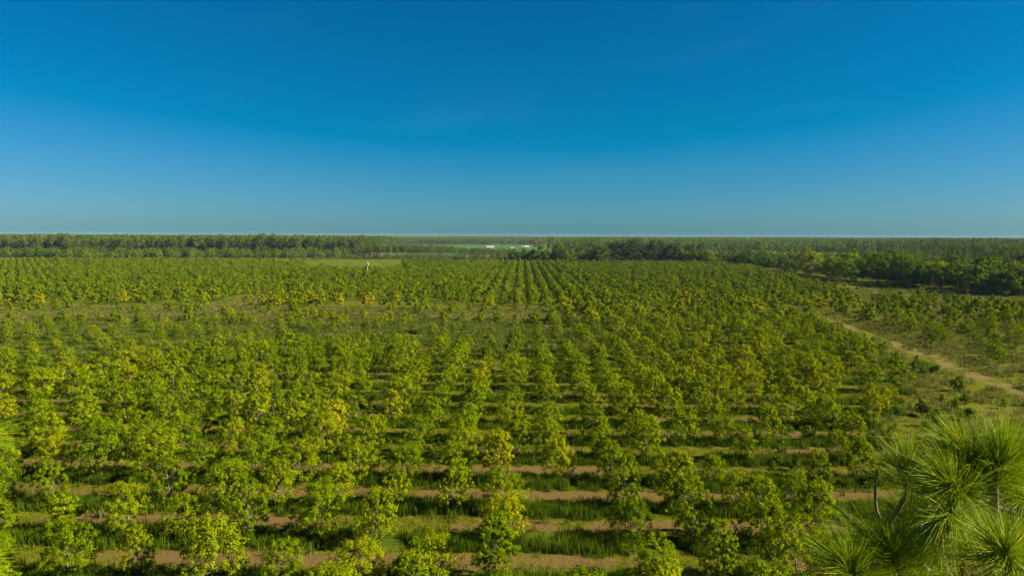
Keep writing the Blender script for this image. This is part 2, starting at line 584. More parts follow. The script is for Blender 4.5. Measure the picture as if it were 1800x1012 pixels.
def make_broadleaf(name, seed, H, W, base, clumps, per, leaf, mat_leaf, mat_bark, shape=1.0, clump_r=0.11, trunk_r=None, limbs=11, lean=0.05, yel=0.0, side_gap=0.0):
    """trunk with limbs, leaf clumps at limb ends; H height, W crown width, base height of the lowest leaves"""
    r = np.random.default_rng(seed)
    trunk_r = trunk_r or 0.013 * H
    top = np.array([r.normal(0, lean * H), r.normal(0, lean * H), H * 0.86])
    tr = curve3(np.zeros(3), top, np.array([r.normal(0, .03 * H), r.normal(0, .03 * H), 0]), 7)
    lines = [(tr, np.linspace(trunk_r, trunk_r * 0.22, 7))]
    C, CR = [], []
    for i in range(limbs):
        f = (i + 0.5 + r.uniform(-.3, .3)) / limbs
        z0 = base + (H * 0.78 - base) * (f ** 1.1)
        az = i * 2.399 + r.normal(0, 0.35)
        s = np.interp(z0, tr[:, 2], np.arange(7))
        p0 = np.array([np.interp(s, np.arange(7), tr[:, k]) for k in range(3)]) - np.array([0, 0, 0.06 * H])
        p0[2] = max(p0[2], 0.1 * H)
        env = W * 0.5 * (np.sin(np.pi * min(1, 0.28 + 0.66 * f)) ** shape)
        ln = env * r.uniform(0.72, 1.12)
        if side_gap and math.cos(az - 1.0) > 0.4:
            ln *= (1 - side_gap)
        rise = H * r.uniform(0.05, 0.17) * (1.2 - 0.3 * f)
        p1 = p0 + np.array([math.cos(az) * ln, math.sin(az) * ln, rise])
        p1[2] = min(p1[2], H * 0.97)
        bend = np.array([0, 0, -0.05 * H * r.uniform(0, 1)])
        q = curve3(p0, p1, bend, 5)
        lr = trunk_r * (0.5 - 0.25 * f)
        lines.append((q, np.linspace(lr, lr * 0.25, 5)))
        C.append(p1)
        for k in range(3):
            s = r.uniform(0.45, 0.95)
            b0 = q[0] * (1 - s) + q[-1] * s
            a2 = az + r.choice([-1, 1]) * r.uniform(0.4, 1.1)
            l2 = ln * r.uniform(0.25, 0.5)
            b1 = b0 + np.array([math.cos(a2) * l2, math.sin(a2) * l2, H * r.uniform(0.0, 0.11)])
            lines.append((curve3(b0, b1, np.zeros(3), 3), np.linspace(lr * 0.4, lr * 0.12, 3)))
            C.append(b1)
    C.append(tr[-1] + np.array([0, 0, H * 0.08]))
    C = np.array(C)
    # fill the rest of an uneven, egg-shaped envelope
    ph = r.uniform(0, 6.28, 3)
    while len(C) < clumps:
        k = 2 * (clumps - len(C)) + 4
        u = r.random(k) ** 0.9
        z = base + (H - base) * (0.04 + 0.93 * u)
        a = r.uniform(0, 6.283, k)
        prof = np.sin(np.pi * np.clip(0.20 + 0.74 * u, 0, 1)) ** shape
        lump = 1 + 0.16 * np.sin(2 * a + ph[0] + 3 * u) + 0.13 * np.sin(3 * a + ph[1] - 5 * u) + 0.10 * np.sin(5 * a + ph[2] + 9 * u)
        if side_gap:
            lump *= 1 - side_gap * 0.8 * np.clip(np.cos(a - 1.0), 0, 1)
        rr = W * 0.47 * prof * lump * (0.40 + 0.62 * r.random(k) ** 0.5)
        s_ = np.stack([np.interp(z, tr[:, 2], tr[:, q]) for q in (0, 1)], -1)
        C = np.concatenate([C, np.c_[s_[:, 0] + np.cos(a) * rr, s_[:, 1] + np.sin(a) * rr, z]])
    C = C[:clumps]
    cr = clump_r * W * r.uniform(0.65, 1.25, len(C))
    idx = np.repeat(np.arange(len(C)), per)
    d = unit(r.normal(size=(len(idx), 3)))
    d[:, 2] = np.where(d[:, 2] < -0.25, d[:, 2] * r.choice([-1.0, 0.8], len(idx)), d[:, 2])
    rad = cr[idx] * r.random(len(idx)) ** 0.45
    P = C[idx] + d * rad[:, None] * np.array([1.0, 1.0, 1.1])
    P[:, 2] = np.maximum(P[:, 2], 0.12 * base + 0.1)
    cen = np.array([0, 0, base + (H - base) * 0.42])
    outw = unit((P - cen) * np.array([1, 1, 0.8]))
    nrm = unit(0.80 * d + 0.65 * outw + np.array([0, 0, 0.22]) + 0.40 * r.normal(size=P.shape))
    ax = unit(np.cross(nrm, r.normal(size=P.shape)) + 0.25 * outw)
    L = leaf * r.uniform(0.7, 1.35, len(P))
    V, F = leaf_quads(P, ax, nrm, L, L * r.uniform(0.42, 0.62, len(P)), 0.06)
    ct = r.random(len(C)) ** 1.5
    tone = np.clip(0.55 * ct[idx] + 0.45 * r.random(len(P)), 0, 1)
    crown = make_mesh(name + "_crown", V, [F], mat_leaf, attrs={"tone": ('FACE', tone)})
    tv, tf = tubes(lines, 5)
    trunk = make_mesh(name + "_trunk", tv, [tf], mat_bark, smooth=True)
    return trunk, crown


def make_pine(name, seed, H, crown_frac, W, whorls, per, leaf, mat_leaf=None, tr_r=None, flat=0.0):
    r = np.random.default_rng(seed)
    mat_leaf = mat_leaf or M_PINE
    tr_r = tr_r or 0.0085 * H
    top = np.array([r.normal(0, .012 * H), r.normal(0, .012 * H), H * 0.985])
    tr = curve3(np.zeros(3), top, np.array([r.normal(0, .01 * H), r.normal(0, .01 * H), 0]), 7)
    lines = [(tr, np.linspace(tr_r, tr_r * 0.18, 7))]
    z0 = H * (1 - crown_frac)
    P, D = [], []
    for i in range(whorls):
        f = (i + r.uniform(0, .8)) / whorls
        z = z0 + (H - z0) * f
        az = i * 2.399 + r.normal(0, .5)
        ln = W * 0.5 * (0.25 + 0.95 * np.sin(np.pi * min(1, 0.22 + 0.74 * f)) ** 0.8) * r.uniform(.55, 1.15)
        p0 = np.array([np.interp(z, tr[:, 2], tr[:, k]) for k in range(3)])
        p1 = p0 + np.array([math.cos(az) * ln, math.sin(az) * ln, ln * r.uniform(.05, .55)])
        lines.append((np.stack([p0, p1]), np.array([tr_r * .3, tr_r * .08])))
        rr = W * r.uniform(0.10, 0.19)
        d = unit(r.normal(size=(per, 3)))
        d[:, 2] *= 0.75
        P.append(p1 + d * (rr * r.random((per, 1)) ** 0.5) + np.array([0, 0, rr * .2]))
        D.append(d)
    for k in range(3):                                      # a few dead snags below the crown
        z = z0 * r.uniform(.55, .98)
        az = r.uniform(0, 6.28)
        p0 = np.array([np.interp(z, tr[:, 2], tr[:, q]) for q in range(3)])
        lines.append((np.stack([p0, p0 + np.array([math.cos(az), math.sin(az), .1]) * W * .25]), np.array([tr_r * .2, tr_r * .06])))
    P, D = np.concatenate(P), np.concatenate(D)
    nrm = unit(D * 0.9 + np.array([0, 0, .45]) + .5 * r.normal(size=P.shape))
    ax = unit(np.cross(nrm, r.normal(size=P.shape)))
    L = leaf * r.uniform(.7, 1.3, len(P))
    V, F = leaf_quads(P, ax, nrm, L, L * r.uniform(.35, .6, len(P)), .05)
    ct = np.repeat(r.random(whorls), per)
    crown = make_mesh(name + "_crown", V, [F], mat_leaf, attrs={"tone": ('FACE', np.clip(.5 * ct + .5 * r.random(len(P)), 0, 1))})
    tv, tf = tubes(lines, 5)
    return make_mesh(name + "_trunk", tv, [tf], M_PBARK, smooth=True), crown


def merge_meshes(name, parts, mats):
    """join trunk + crown into one mesh for the far masses"""
    VV, F4, MI, TO, o = [], [], [], [], 0
    for k, me in enumerate(parts):
        nv = len(me.vertices)
        v = np.empty(nv * 3, np.float32)
        me.vertices.foreach_get("co", v)
        f = np.empty(len(me.loops), np.int32)
        me.loops.foreach_get("vertex_index", f)
        nf = len(me.polygons)
        VV.append(v.reshape(-1, 3))
        F4.append(f.reshape(-1, 4) + o)
        MI.append(np.full(nf, k))
        t = np.zeros(nf, np.float32)
        if "tone" in me.attributes:
            me.attributes["tone"].data.foreach_get("value", t)
        TO.append(t)
        o += nv
    return make_mesh(name, np.concatenate(VV), [np.concatenate(F4)], mats, mi=np.concatenate(MI), attrs={"tone": ('FACE', np.concatenate(TO))})


# ------------------------------------------------------------------ a scatter of meshes on points (for what nobody could count)
def scatter(name, pts, idx, rot, scl, sources, label, cat, colors=None, sclz=None):
    """sources: list of meshes; colors: object colour per source"""
    coll = bpy.data.collections.new(name + "_kinds")
    for i, me in enumerate(sources):
        o = bpy.data.objects.new("%s_kind.%03d" % (name, i), me)
        coll.objects.link(o)
    me = bpy.data.meshes.new(name)
    P = np.asarray(pts, np.float32)
    me.vertices.add(len(P))
    me.vertices.foreach_set("co", P.ravel())
    a = me.attributes.new("kind_index", 'INT', 'POINT')
    a.data.foreach_set("value", np.asarray(idx, np.int32))
    a = me.attributes.new("turn", 'FLOAT_VECTOR', 'POINT')
    rv = np.zeros((len(P), 3), np.float32)
    rv[:, 2] = rot
    a.data.foreach_set("vector", rv.ravel())
    a = me.attributes.new("size", 'FLOAT_VECTOR', 'POINT')
    s = np.asarray(scl, np.float32)
    sz = s if sclz is None else np.asarray(sclz, np.float32)
    a.data.foreach_set("vector", np.stack([s, s, sz], -1).ravel())
    a = me.attributes.new("yellow", 'FLOAT', 'POINT')
    a.data.foreach_set("value", np.array([c[0] for c in (colors or [(0,)] * len(sources))], np.float32)[np.asarray(idx, int)])
    me.update()
    o = obj(name, me)
    tag(o, label, cat, kind="stuff")
    ng = bpy.data.node_groups.new(name + "_scatter", 'GeometryNodeTree')
    ng.interface.new_socket("Geometry", in_out='INPUT', socket_type='NodeSocketGeometry')
    ng.interface.new_socket("Geometry", in_out='OUTPUT', socket_type='NodeSocketGeometry')
    N, L = ng.nodes, ng.links
    gi_, go_ = N.new("NodeGroupInput"), N.new("NodeGroupOutput")
    ci = N.new("GeometryNodeCollectionInfo")
    ci.inputs["Collection"].default_value = coll
    ci.inputs["Separate Children"].default_value = True
    ci.inputs["Reset Children"].default_value = True
    ip = N.new("GeometryNodeInstanceOnPoints")
    ip.inputs["Pick Instance"].default_value = True

    def named(nm, typ):
        q = N.new("GeometryNodeInputNamedAttribute")
        q.data_type = typ
        q.inputs["Name"].default_value = nm
        return q.outputs[0]
    L.new(gi_.outputs[0], ip.inputs["Points"])
    L.new(ci.outputs[0], ip.inputs["Instance"])
    L.new(named("kind_index", 'INT'), ip.inputs["Instance Index"])
    L.new(named("turn", 'FLOAT_VECTOR'), ip.inputs["Rotation"])
    L.new(named("size", 'FLOAT_VECTOR'), ip.inputs["Scale"])
    L.new(ip.outputs[0], go_.inputs[0])
    md = o.modifiers.new("scatter", 'NODES')
    md.node_group = ng
    return o


def in_view(X, Y, margin=0.0):
    """True where the photograph's frame covers ground distance (angles about the viewpoint)"""
    a = np.arctan2(X, Y)
    return (a > -0.655 - margin) & (a < 0.640 + margin)


# ------------------------------------------------------------------ orchard trees
SHAPES = [  # word, H, W, base, shape exponent, side gap
    ("rounded", 5.7, 4.9, 0.80, 0.58, 0.0),
    ("tall narrow", 6.5, 3.9, 0.9, 0.70, 0.0),
    ("broad low-branched", 5.5, 5.6, 0.5, 0.52, 0.0),
    ("lopsided", 6.0, 5.1, 0.8, 0.60, 0.5),
    ("upright oval", 6.2, 4.4, 0.7, 0.62, 0.0),
    ("small loose-crowned", 4.2, 3.5, 1.0, 0.75, 0.2),
]
TREE_NEAR, TREE_MID, TREE_FAR = [], [], []
for i, (w, H, W, b, sh, sg) in enumerate(SHAPES):
    small = i == 5
    TREE_NEAR.append([make_broadleaf("orchard_near%d%d" % (i, k), 100 + i * 7 + k, H, W, b, 95 if small else 165, 44, 0.185, M_LEAF, M_BARK, sh, 0.078, side_gap=sg, limbs=14) for k in range(2)])
    TREE_MID.append([make_broadleaf("orchard_mid%d%d" % (i, k), 300 + i * 7 + k, H, W, b, 75 if small else 120, 25, 0.265, M_LEAF, M_BARK, sh, 0.085, side_gap=sg, limbs=13) for k in range(2)])

    TREE_FAR.append([make_broadleaf("orchard_far%d%d" % (i, k), 400 + i * 7 + k, H, W, b, 40 if small else 58, 22, 0.56, M_LEAF, M_BARK, sh, 0.11, side_gap=sg, limbs=9) for k in range(2)])

cand = []      # x, y, size factor, shape, yellowness
for ky in range(-2, 80):
    Y0 = ROW0 + ky * ROWD
    for kx in range(-110, 60):
        x = COL0 + kx * COLD + rng.normal(0, 0.22)
        y = Y0 + rng.normal(0, 0.35)
        if not in_view(x, y + 12, 0.10):
            continue
        sz = rng.normal(0.94, 0.14)
        shp = rng.choice(6, p=[.24, .2, .2, .14, .16, .06])
        yel = np.clip(0.10 + 0.5 * (fbm(x, y, 45, 91) - 0.38) + rng.normal(0, 0.11), 0, 1)
        if rng.random() < 0.04:
            yel = rng.uniform(0.45, 0.68)
        if y < 240:
            if x > x_right(y):
                continue
            skip = 0.05
            # rough overgrown patch in the middle: weaker trees
            rough = math.exp(-(((x + 8) / 45) ** 2 + ((y - 195) / 30) ** 2))
            og = float(overgrown(x, y))
            skip += 0.25 * rough + 0.42 * og
            sz *= (1 - 0.2 * rough) * (1 - 0.36 * og)
            if x < -25 and y > 85:
                sz *= 1.05
            if 70 < y < 128 and x > x_right(y) - 22:
                skip += 0.25
                sz *= 0.85
            if rng.random() < skip:
                continue
        elif y < 282:
            if x > 102 or (x < 15 and fbm(x, y, 24, 201) < (0.56 if x < -98 else 0.50)) or rng.random() < 0.25:
                continue
            sz *= rng.uniform(0.4, 0.8) if x < 15 else 0.92
        elif y < 722:
            if x > x_right2(y) or x < -0.82 * y - 60:
                continue
            sx = x + 121 - (y - 317) * 0.11
            if abs(sx) < 17 and y < 352 and rng.random() < 0.62:
                continue
            if y > 560 + 10 * math.sin(x * .11) and -0.318 * y < x < -0.172 * y:      # the meadow
                continue
            if y > 690 - 0.25 * max(0, x + 160) and -262 < x < -150 and y > 690:
                continue
            yel = 0.6 * yel * (1 if y < 340 else 0.55)
            if y < 312 and x < 10 and fbm(x, y, 30, 211) < 0.42:
                continue
            if y < 300:
                yel = np.clip(yel + rng.uniform(0.0, 0.5), 0, 0.7)
            if abs(x + 111.6 - (y - 492) * -0.227) < 7 and 455 < y < 500:
                continue
            if rng.random() < 0.03:
                continue
            sz *= 0.98
        else:
            continue
        cand.append((x, y, float(np.clip(sz, 0.55, 1.3)), shp, float(yel)))
# second, sparser planting right of the path
for ky in range(0, 26):
    for kx in range(0, 24):
        x = 108 + kx * 7.5 + rng.normal(0, 1.2)
        y = 118 + ky * 8.6 + rng.normal(0, 1.2)
        if x < x_path(y) + 9 or not in_view(x, y, 0.08):
            continue
        if y > 275 and x < x_right2(y) + 8:
            continue
        if x > np.interp(y, [100, 262, 318, 392, 470], [260, 222, 204, 180, 165]) and y > 250:
            continue
        if rng.random() < 0.24:
            continue
        cand.append((x, y, float(np.clip(rng.normal(0.88, 0.17), 0.45, 1.2)), rng.choice([0, 2, 3, 5, 4]), float(np.clip(rng.normal(0.12, 0.12), 0, .6))))

cand.sort(key=lambda c: math.hypot(c[0], c[1]) / c[2])
ORD = ["first", "second", "third", "fourth", "fifth", "sixth", "seventh", "eighth", "ninth", "tenth", "eleventh", "twelfth", "thirteenth",
       "fourteenth", "fifteenth", "sixteenth", "seventeenth", "eighteenth", "nineteenth", "twentieth"] + ["far"] * 40
HUES = [(0.22, "deep green"), (0.42, "yellow-green"), (2.0, "golden yellowing")]


def tree_thing(name, meshes, x, y, rot, s, label, cat, group, color=None, z=None):
    z = float(ground_z(x, y)) if z is None else z
    e = obj(name, None, loc=(x, y, z), rot=(rng.normal(0, .03), rng.normal(0, .03), rot), scl=s)
    e.empty_display_size = 0.3
    obj("trunk", meshes[0], e, color=color)
    obj("crown", meshes[1], e, color=color)
    return tag(e, label, cat, group)


vis = [c for c in cand if in_view(np.array(c[0]), np.array(c[1]), 0.02) and c[1] > 45]
picked = set(id(c) for c in vis[:300])
rest = []
for c in cand:
    if id(c) not in picked:
        rest.append(c)
        continue
    x, y, s, shp, yel = c
    hue = next(w for t, w in HUES if yel < t)
    size = "smaller " if s < 0.88 else ("large " if s > 1.12 else "")
    row = int(round((y - ROW0) / ROWD)) + 2
    where = "planted in the weedy ground across the dirt path" if x > x_path(y) else "in the %s row from the long-needled pines" % ORD[row]
    lab = "%s%s %s orchard tree %s" % (size, SHAPES[shp][0], hue, where)
    lod = TREE_NEAR if y < 96 else TREE_MID
    tree_thing("orchard_tree", lod[shp][rng.integers(0, 2)], x, y, rng.uniform(0, 6.28), s, lab, "tree", "orchard trees in the near rows", (yel, 0, 0, 1))

src, cols = [], []
for shp in range(6):
    for k in range(2):
        for lod in (TREE_MID, TREE_FAR):
            me = merge_meshes("orchard_whole%d%d" % (shp, k), lod[shp][k], [M_BARK, M_LEAF])
            for yv in (0.02, 0.18, 0.34, 0.6):
                src.append(me)
                cols.append((yv, 0, 0, 1))
ra = np.array(rest)
yq = np.argmin(np.abs(ra[:, 4][:, None] - np.array([0.02, 0.18, 0.34, 0.6])[None]), 1)
idx = (ra[:, 3].astype(int) * 2 + rng.integers(0, 2, len(ra))) * 8 + 4 * (ra[:, 1] > 230) + yq
P = np.c_[ra[:, 0], ra[:, 1], ground_z(ra[:, 0], ra[:, 1])]
scatter("distant_orchard", P, idx, rng.uniform(0, 6.28, len(ra)), ra[:, 2], src,
        "thousands of green orchard trees in rows stretching back to the woods", "orchard", cols)


# ------------------------------------------------------------------ grass
def make_tuft(name, seed, n_bl, h, spread, w, mat, lean=0.3):
    r = np.random.default_rng(seed)
    b = np.c_[r.normal(0, spread, n_bl), r.normal(0, spread, n_bl), np.zeros(n_bl)]
    az = r.uniform(0, 6.28, n_bl)
    hh = h * r.uniform(0.5, 1.15, n_bl)
    d = np.c_[np.cos(az), np.sin(az), np.zeros(n_bl)]
    sd = np.c_[-np.sin(az + r.normal(0, .6, n_bl)), np.cos(az), np.zeros(n_bl)]
    le = lean * r.uniform(0.2, 1.3, n_bl)[:, None] * hh[:, None]
    m = b + d * le * 0.35 + np.c_[np.zeros(n_bl), np.zeros(n_bl), hh * 0.6]
    t = b + d * le + np.c_[np.zeros(n_bl), np.zeros(n_bl), hh]
    ww = w * r.uniform(.6, 1.3, n_bl)[:, None]
    V = np.stack([b - sd * ww * .5, b + sd * ww * .5, m + sd * ww * .45, m - sd * ww * .45, t], 1).reshape(-1, 3)
    i = np.arange(n_bl)[:, None] * 5
    F4 = i + np.array([[0, 1, 2, 3]])
    F3 = i + np.array([[3, 2, 4]])
    tone = r.random(n_bl)
    return make_mesh(name, V, [F4, F3], mat, attrs={"tone": ('FACE', np.concatenate([tone, tone]))})


# tall unmown grass under the tree rows
pts, ix = [], []
for ky in range(-3, 22):
    Y0 = ROW0 + ky * ROWD
    x0, x1 = -0.80 * Y0 - 14, min(0.78 * Y0 + 14, float(x_right(Y0)))
    dens = np.interp(Y0, [40, 110, 200, 240], [7.5, 4.5, 2.0, 1.2])
    m = int((x1 - x0) * 4.2 * dens)
    x = rng.uniform(x0, x1, m)
    y = Y0 + rng.normal(0, 1.05, m) - 0.3
    keep = fbm(x, y, 5, 131) > 0.36
    pts.append(np.c_[x, y][keep])
pts = np.concatenate(pts)
G_TALL = [make_tuft("tall_grass%d" % k, 500 + k, 26, 0.95, 0.22, 0.045, M_GRASS) for k in range(4)]
scatter("tall_grass", np.c_[pts, ground_z(pts[:, 0], pts[:, 1])], rng.integers(0, 4, len(pts)), rng.uniform(0, 6.28, len(pts)),
        rng.uniform(0.7, 1.25, len(pts)) * (0.75 + 0.5 * fbm(pts[:, 0], pts[:, 1], 11, 141)), G_TALL,
        "tall green unmown grass growing along the tree rows", "grass", [(0.0, 0, 0, 1), (0.12, 0, 0, 1), (0.25, 0, 0, 1), (0.4, 0, 0, 1)])

# short mown grass in the alleys
m = 60000
x = rng.uniform(-115, 75, m)
y = 42 + (205 - 42) * rng.random(m) ** 1.4
s_, d_, t_, a_, b1_, b2_, dist = masks(x, y)
keep = in_view(x, y, 0.08) & (dist > 1.4) & (s_ < rng.uniform(0.25, 0.85, m)) & (b1_ > 0.4)
x, y = x[keep], y[keep]
G_LOW = [make_tuft("mown_grass%d" % k, 520 + k, 20, 0.16, 0.28, 0.035, M_MOWN, 0.9) for k in range(3)]
scatter("mown_grass", np.c_[x, y, ground_z(x, y)], rng.integers(0, 3, len(x)), rng.uniform(0, 6.28, len(x)), rng.uniform(.7, 1.5, len(x)), G_LOW,
        "short yellow-green mown grass between the tree rows", "grass", [(0.0, 0, 0, 1), (0.3, 0, 0, 1), (0.6, 0, 0, 1)])

# dry weeds on the rough ground
m = 80000
x = rng.uniform(-190, 270, m)
y = 55 + (400 - 55) * rng.random(m) ** 0.8
s_, d_, t_, a_, b1_, b2_, dist = masks(x, y)
pw = np.where(b1_ > 0.5, np.maximum(d_ * 0.9, 0.6 * overgrown(x, y)), np.where(fbm(x, y, 12, 151) > 0.42, 0.85, 0.4))
pw = np.where((np.abs(x - x_path(y)) < 3.0), 0.20 * (fbm(x, y, 7, 161) > 0.45), pw)
pw = np.where(y > 282, np.where(x > x_right2(y) + 4, 0.5, 0.35 * (a_ > 0.1)), pw)
keep = in_view(x, y, 0.06) & (rng.random(m) < pw)
x, y = x[keep], y[keep]
G_DRY = [make_tuft("dry_weeds%d" % k, 540 + k, 30, 0.85, 0.42, 0.06, M_DRY, 0.6) for k in range(4)]
scatter("dry_weeds", np.c_[x, y, ground_z(x, y)], rng.integers(0, 4, len(x)), rng.uniform(0, 6.28, len(x)), rng.uniform(.6, 1.5, len(x)), G_DRY,
        "olive and straw coloured weeds on the rough ground beside the orchard", "weeds", [(0.0, 0, 0, 1), (0.15, 0, 0, 1), (0.3, 0, 0, 1), (0.5, 0, 0, 1)])


# ------------------------------------------------------------------ shrubs
def make_shrub(name, seed, H, W, clumps, per, leaf, mat):
    r = np.random.default_rng(seed)
    C = np.c_[r.normal(0, W * .2, clumps), r.normal(0, W * .2, clumps), H * r.uniform(.25, .85, clumps)]
    C[:, 2] *= np.exp(-(np.hypot(C[:, 0], C[:, 1]) / (W * .55)) ** 2)
    i = np.repeat(np.arange(clumps), per)
    d = unit(r.normal(size=(len(i), 3)))
    P = C[i] + d * (W * .16 * r.random((len(i), 1)) ** .5)
    P[:, 2] = np.abs(P[:, 2]) + .05
    nrm = unit(d + np.array([0, 0, .5]) + .5 * r.normal(size=P.shape))
    ax = unit(np.cross(nrm, r.normal(size=P.shape)) + np.array([0, 0, .4]))
    L = leaf * r.uniform(.7, 1.3, len(P))
    V, F = leaf_quads(P, ax, nrm, L, L * r.uniform(.35, .6, len(P)), .05)
    crown = make_mesh(name + "_leaves", V, [F], mat, attrs={"tone": ('FACE', np.clip(.5 * r.random(clumps)[i] + .5 * r.random(len(P)), 0, 1))})
    lines = [(np.stack([np.array([r.normal(0, .04), r.normal(0, .04), 0]), c]), np.array([.03, .01])) for c in C[:10]]
    tv, tf = tubes(lines, 4)
    return make_mesh(name + "_stems", tv, [tf], M_HBARK), crown


SHRUBS = [("low spreading", make_shrub("shrub%d" % 0, 601, 1.7, 2.8, 30, 24, .26, M_BUSH)),
          ("rounded", make_shrub("shrub%d" % 1, 602, 2.1, 2.2, 30, 24, .26, M_BUSH)),
          ("upright", make_shrub("shrub%d" % 2, 603, 2.8, 1.7, 30, 24, .26, M_BUSH))]


def shrub(x, y, k, s, label, group, col):
    e = obj("shrub", None, loc=(x, y, float(ground_z(x, y))), rot=(0, 0, rng.uniform(0, 6.28)), scl=s)
    obj("stems", SHRUBS[k][1][0], e)
    obj("leaves", SHRUBS[k][1][1], e, color=col)
    tag(e, label, "shrub", group)


def sample_shrubs(cnt, fx, fy, group, where):
    for q in range(cnt):
        y = fy()
        x = fx(y)
        if not in_view(np.array(x), np.array(y), 0.0):
            continue
        k = int(rng.integers(0, 3))
        yv = float(rng.choice([0.0, 0.35]))
        shrub(x, y, k, float(rng.uniform(.65, 1.25)), "%s %s shrub %s" % (SHRUBS[k][0], "bright green" if yv == 0 else "olive", where), group, (yv, 0, 0, 1))


sample_shrubs(62, lambda y: float(x_right(y)) + rng.uniform(-18, 14), lambda: rng.uniform(74, 126), "shrubs on the rough wedge", "among dry weeds on bare ground beside the orchard")
sample_shrubs(50, lambda y: float(x_path(y)) - rng.uniform(6, 12), lambda: rng.uniform(120, 262), "shrubs edging the dirt path", "in the bank between orchard and dirt path")
sample_shrubs(60, lambda y: float(x_path(y)) + rng.uniform(7, 95), lambda: rng.uniform(125, 300), "shrubs across the dirt path", "scattered in the sparse planting across the dirt path")
sample_shrubs(45, lambda y: float(np.interp(y, [300, 470], [222, 190])) + rng.uniform(-14, 26), lambda: rng.uniform(300, 440), "shrubs by the sandy track", "in the grass beside the pale sandy track")
sample_shrubs(75, lambda y: rng.uniform(-160, 15), lambda: rng.uniform(165, 235), "shrubs in the overgrown patch", "in the brown overgrown patch inside the orchard")
sample_shrubs(60, lambda y: rng.uniform(-190, 60), lambda: rng.uniform(236, 280), "shrubs in the cross alley", "in the open strip between the two orchard blocks")

# ------------------------------------------------------------------ woods
PINE = [make_pine("pine%d" % k, 700 + k, 28.0, fr, w, 34, 18, 1.3) for k, (fr, w) in enumerate([(.55, 8.0), (.45, 7.0), (.58, 8.5), (.5, 7.5), (.40, 8.0)])]
HARD = [make_broadleaf("hardwood%d" % k, 720 + k, H, W, b, 80, 20, 0.95, M_HARD, M_HBARK, sh, 0.105, limbs=12) for k, (H, W, b, sh) in
        enumerate([(14, 13, 1.6, .7), (16, 11, 2.0, .8), (12, 13, 1.2, .6), (15, 14, 1.8, .7)])]
HWORD = ["rounded", "tall", "low wide", "full-crowned"]


def pine(x, y, H, k, label, group, col=0.15):
    s = H / 28.0
    e = tree_thing("pine_tree", PINE[k], x, y, rng.uniform(0, 6.28), s, label, "tree", group, (col, 0, 0, 1), 0.0)
    return e


def hardwood(x, y, s, k, label, group, col):
    return tree_thing("broadleaf_tree", HARD[k], x, y, rng.uniform(0, 6.28), s, label, "tree", group, (col, 0, 0, 1), 0.0)


# plantation on the left: front ranks as single trees
PW = ["with long green crown", "with short tufted crown", "with wide open crown",
      "with half-length crown", "with small high crown on bare trunk"]
for q in range(165):
    f = q / 164.0
    x = -690 + 470 * f + rng.normal(0, 2)
    rank = q % 3
    y = 905 + 45 * f + rank * 7 + rng.normal(0, 2)
    k = int(rng.integers(0, 5))
    pine(x, y, rng.uniform(20.0, 28.0) + 4.5 * float(vnoise(x, y, 45, 181)), k, "tall plantation pine %s at the wood's edge" % PW[k], "pines fronting the tall plantation", float(rng.uniform(0.05, .45)))
# shorter pines in front of the far crop field
for q in range(60):
    f = q / 59.0
    x = -215 + 205 * f + rng.normal(0, 2)
    y = 900 - 25 * f + (q % 3) * 9 + rng.normal(0, 3)
    k = int(rng.choice([0, 2, 3]))
    pine(x, y, rng.uniform(15.5, 20.5) * float(np.interp(f, [0, .5, .7, 1], [1, .9, .74, .70])), k, "shorter dark pine %s in the belt before the crop field" % PW[k], "short pines before the crop field", float(rng.uniform(0, .3)))
# pines on the right, among the broadleaf wood
for q in range(70):
    y = rng.uniform(430, 900)
    x = rng.uniform(0.50 * y + 60, 0.50 * y + 60 + 0.33 * y)
    if not in_view(np.array(x), np.array(y), -.005):
        continue
    k = int(rng.integers(0, 5))
    pine(x, y, rng.uniform(17, 24), k, "scattered pine %s rising above the broadleaf wood" % PW[k], "pines in the broadleaf wood", float(rng.uniform(0, .25)))
# pines standing above the hedge trees
pine(39, 905, 28.5, 2, "tall dark pine with a rounded crown above the hedge trees", None, .0)
pine(54, 915, 26.0, 0, "slim pine standing beside the tall round-crowned pine", None, .05)
pine(2, 1120, 24.0, 2, "lone dark spreading pine at the edge of the crop field", None, .0)
dead = pine(20, 900, 27.5, 4, "dead pine with rusty red needles among the hedge trees", None, 1.0)
M_RUST = foliage_mat("dead_needles", [(0.0, (0.08, 0.045, 0.025)), (1.0, (0.16, 0.085, 0.05))], trans=0.1)
for ch in dead.children:
    if ch.name.startswith("crown"):
        ch.data = ch.data.copy()
        ch.data.materials[0] = M_RUST

# live oaks
OAK = [make_broadleaf("oak%d" % k, 740 + k, H, W, 1.5, 190, 26, 1.35, M_OAK, M_HBARK, .55, .085, limbs=16, trunk_r=.6) for k, (H, W) in enumerate([(18, 26), (26.5, 31), (23, 29)])]
for x, y, s, k, lab in [(88, 764, 1.0, 0, "dark oak of lower height at the end of the big grove beside pines"),
                        (107, 768, 1.02, 2, "dark oak with pale dead limbs in the big grove"),
                        (128, 772, 1.04, 1, "tallest dark spreading oak in the middle of the big grove"),
                        (150, 774, .98, 1, "dark dense oak next to the tallest oak of the grove"),
                        (168, 770, .95, 2, "dark oak at the grove's end beside a bright yellow-green tree")]:
    tree_thing("oak_tree", OAK[k], x, y, rng.uniform(0, 6.28), s, lab, "tree", "dark oaks of the grove", (0.1, 0, 0, 1), 0.0)

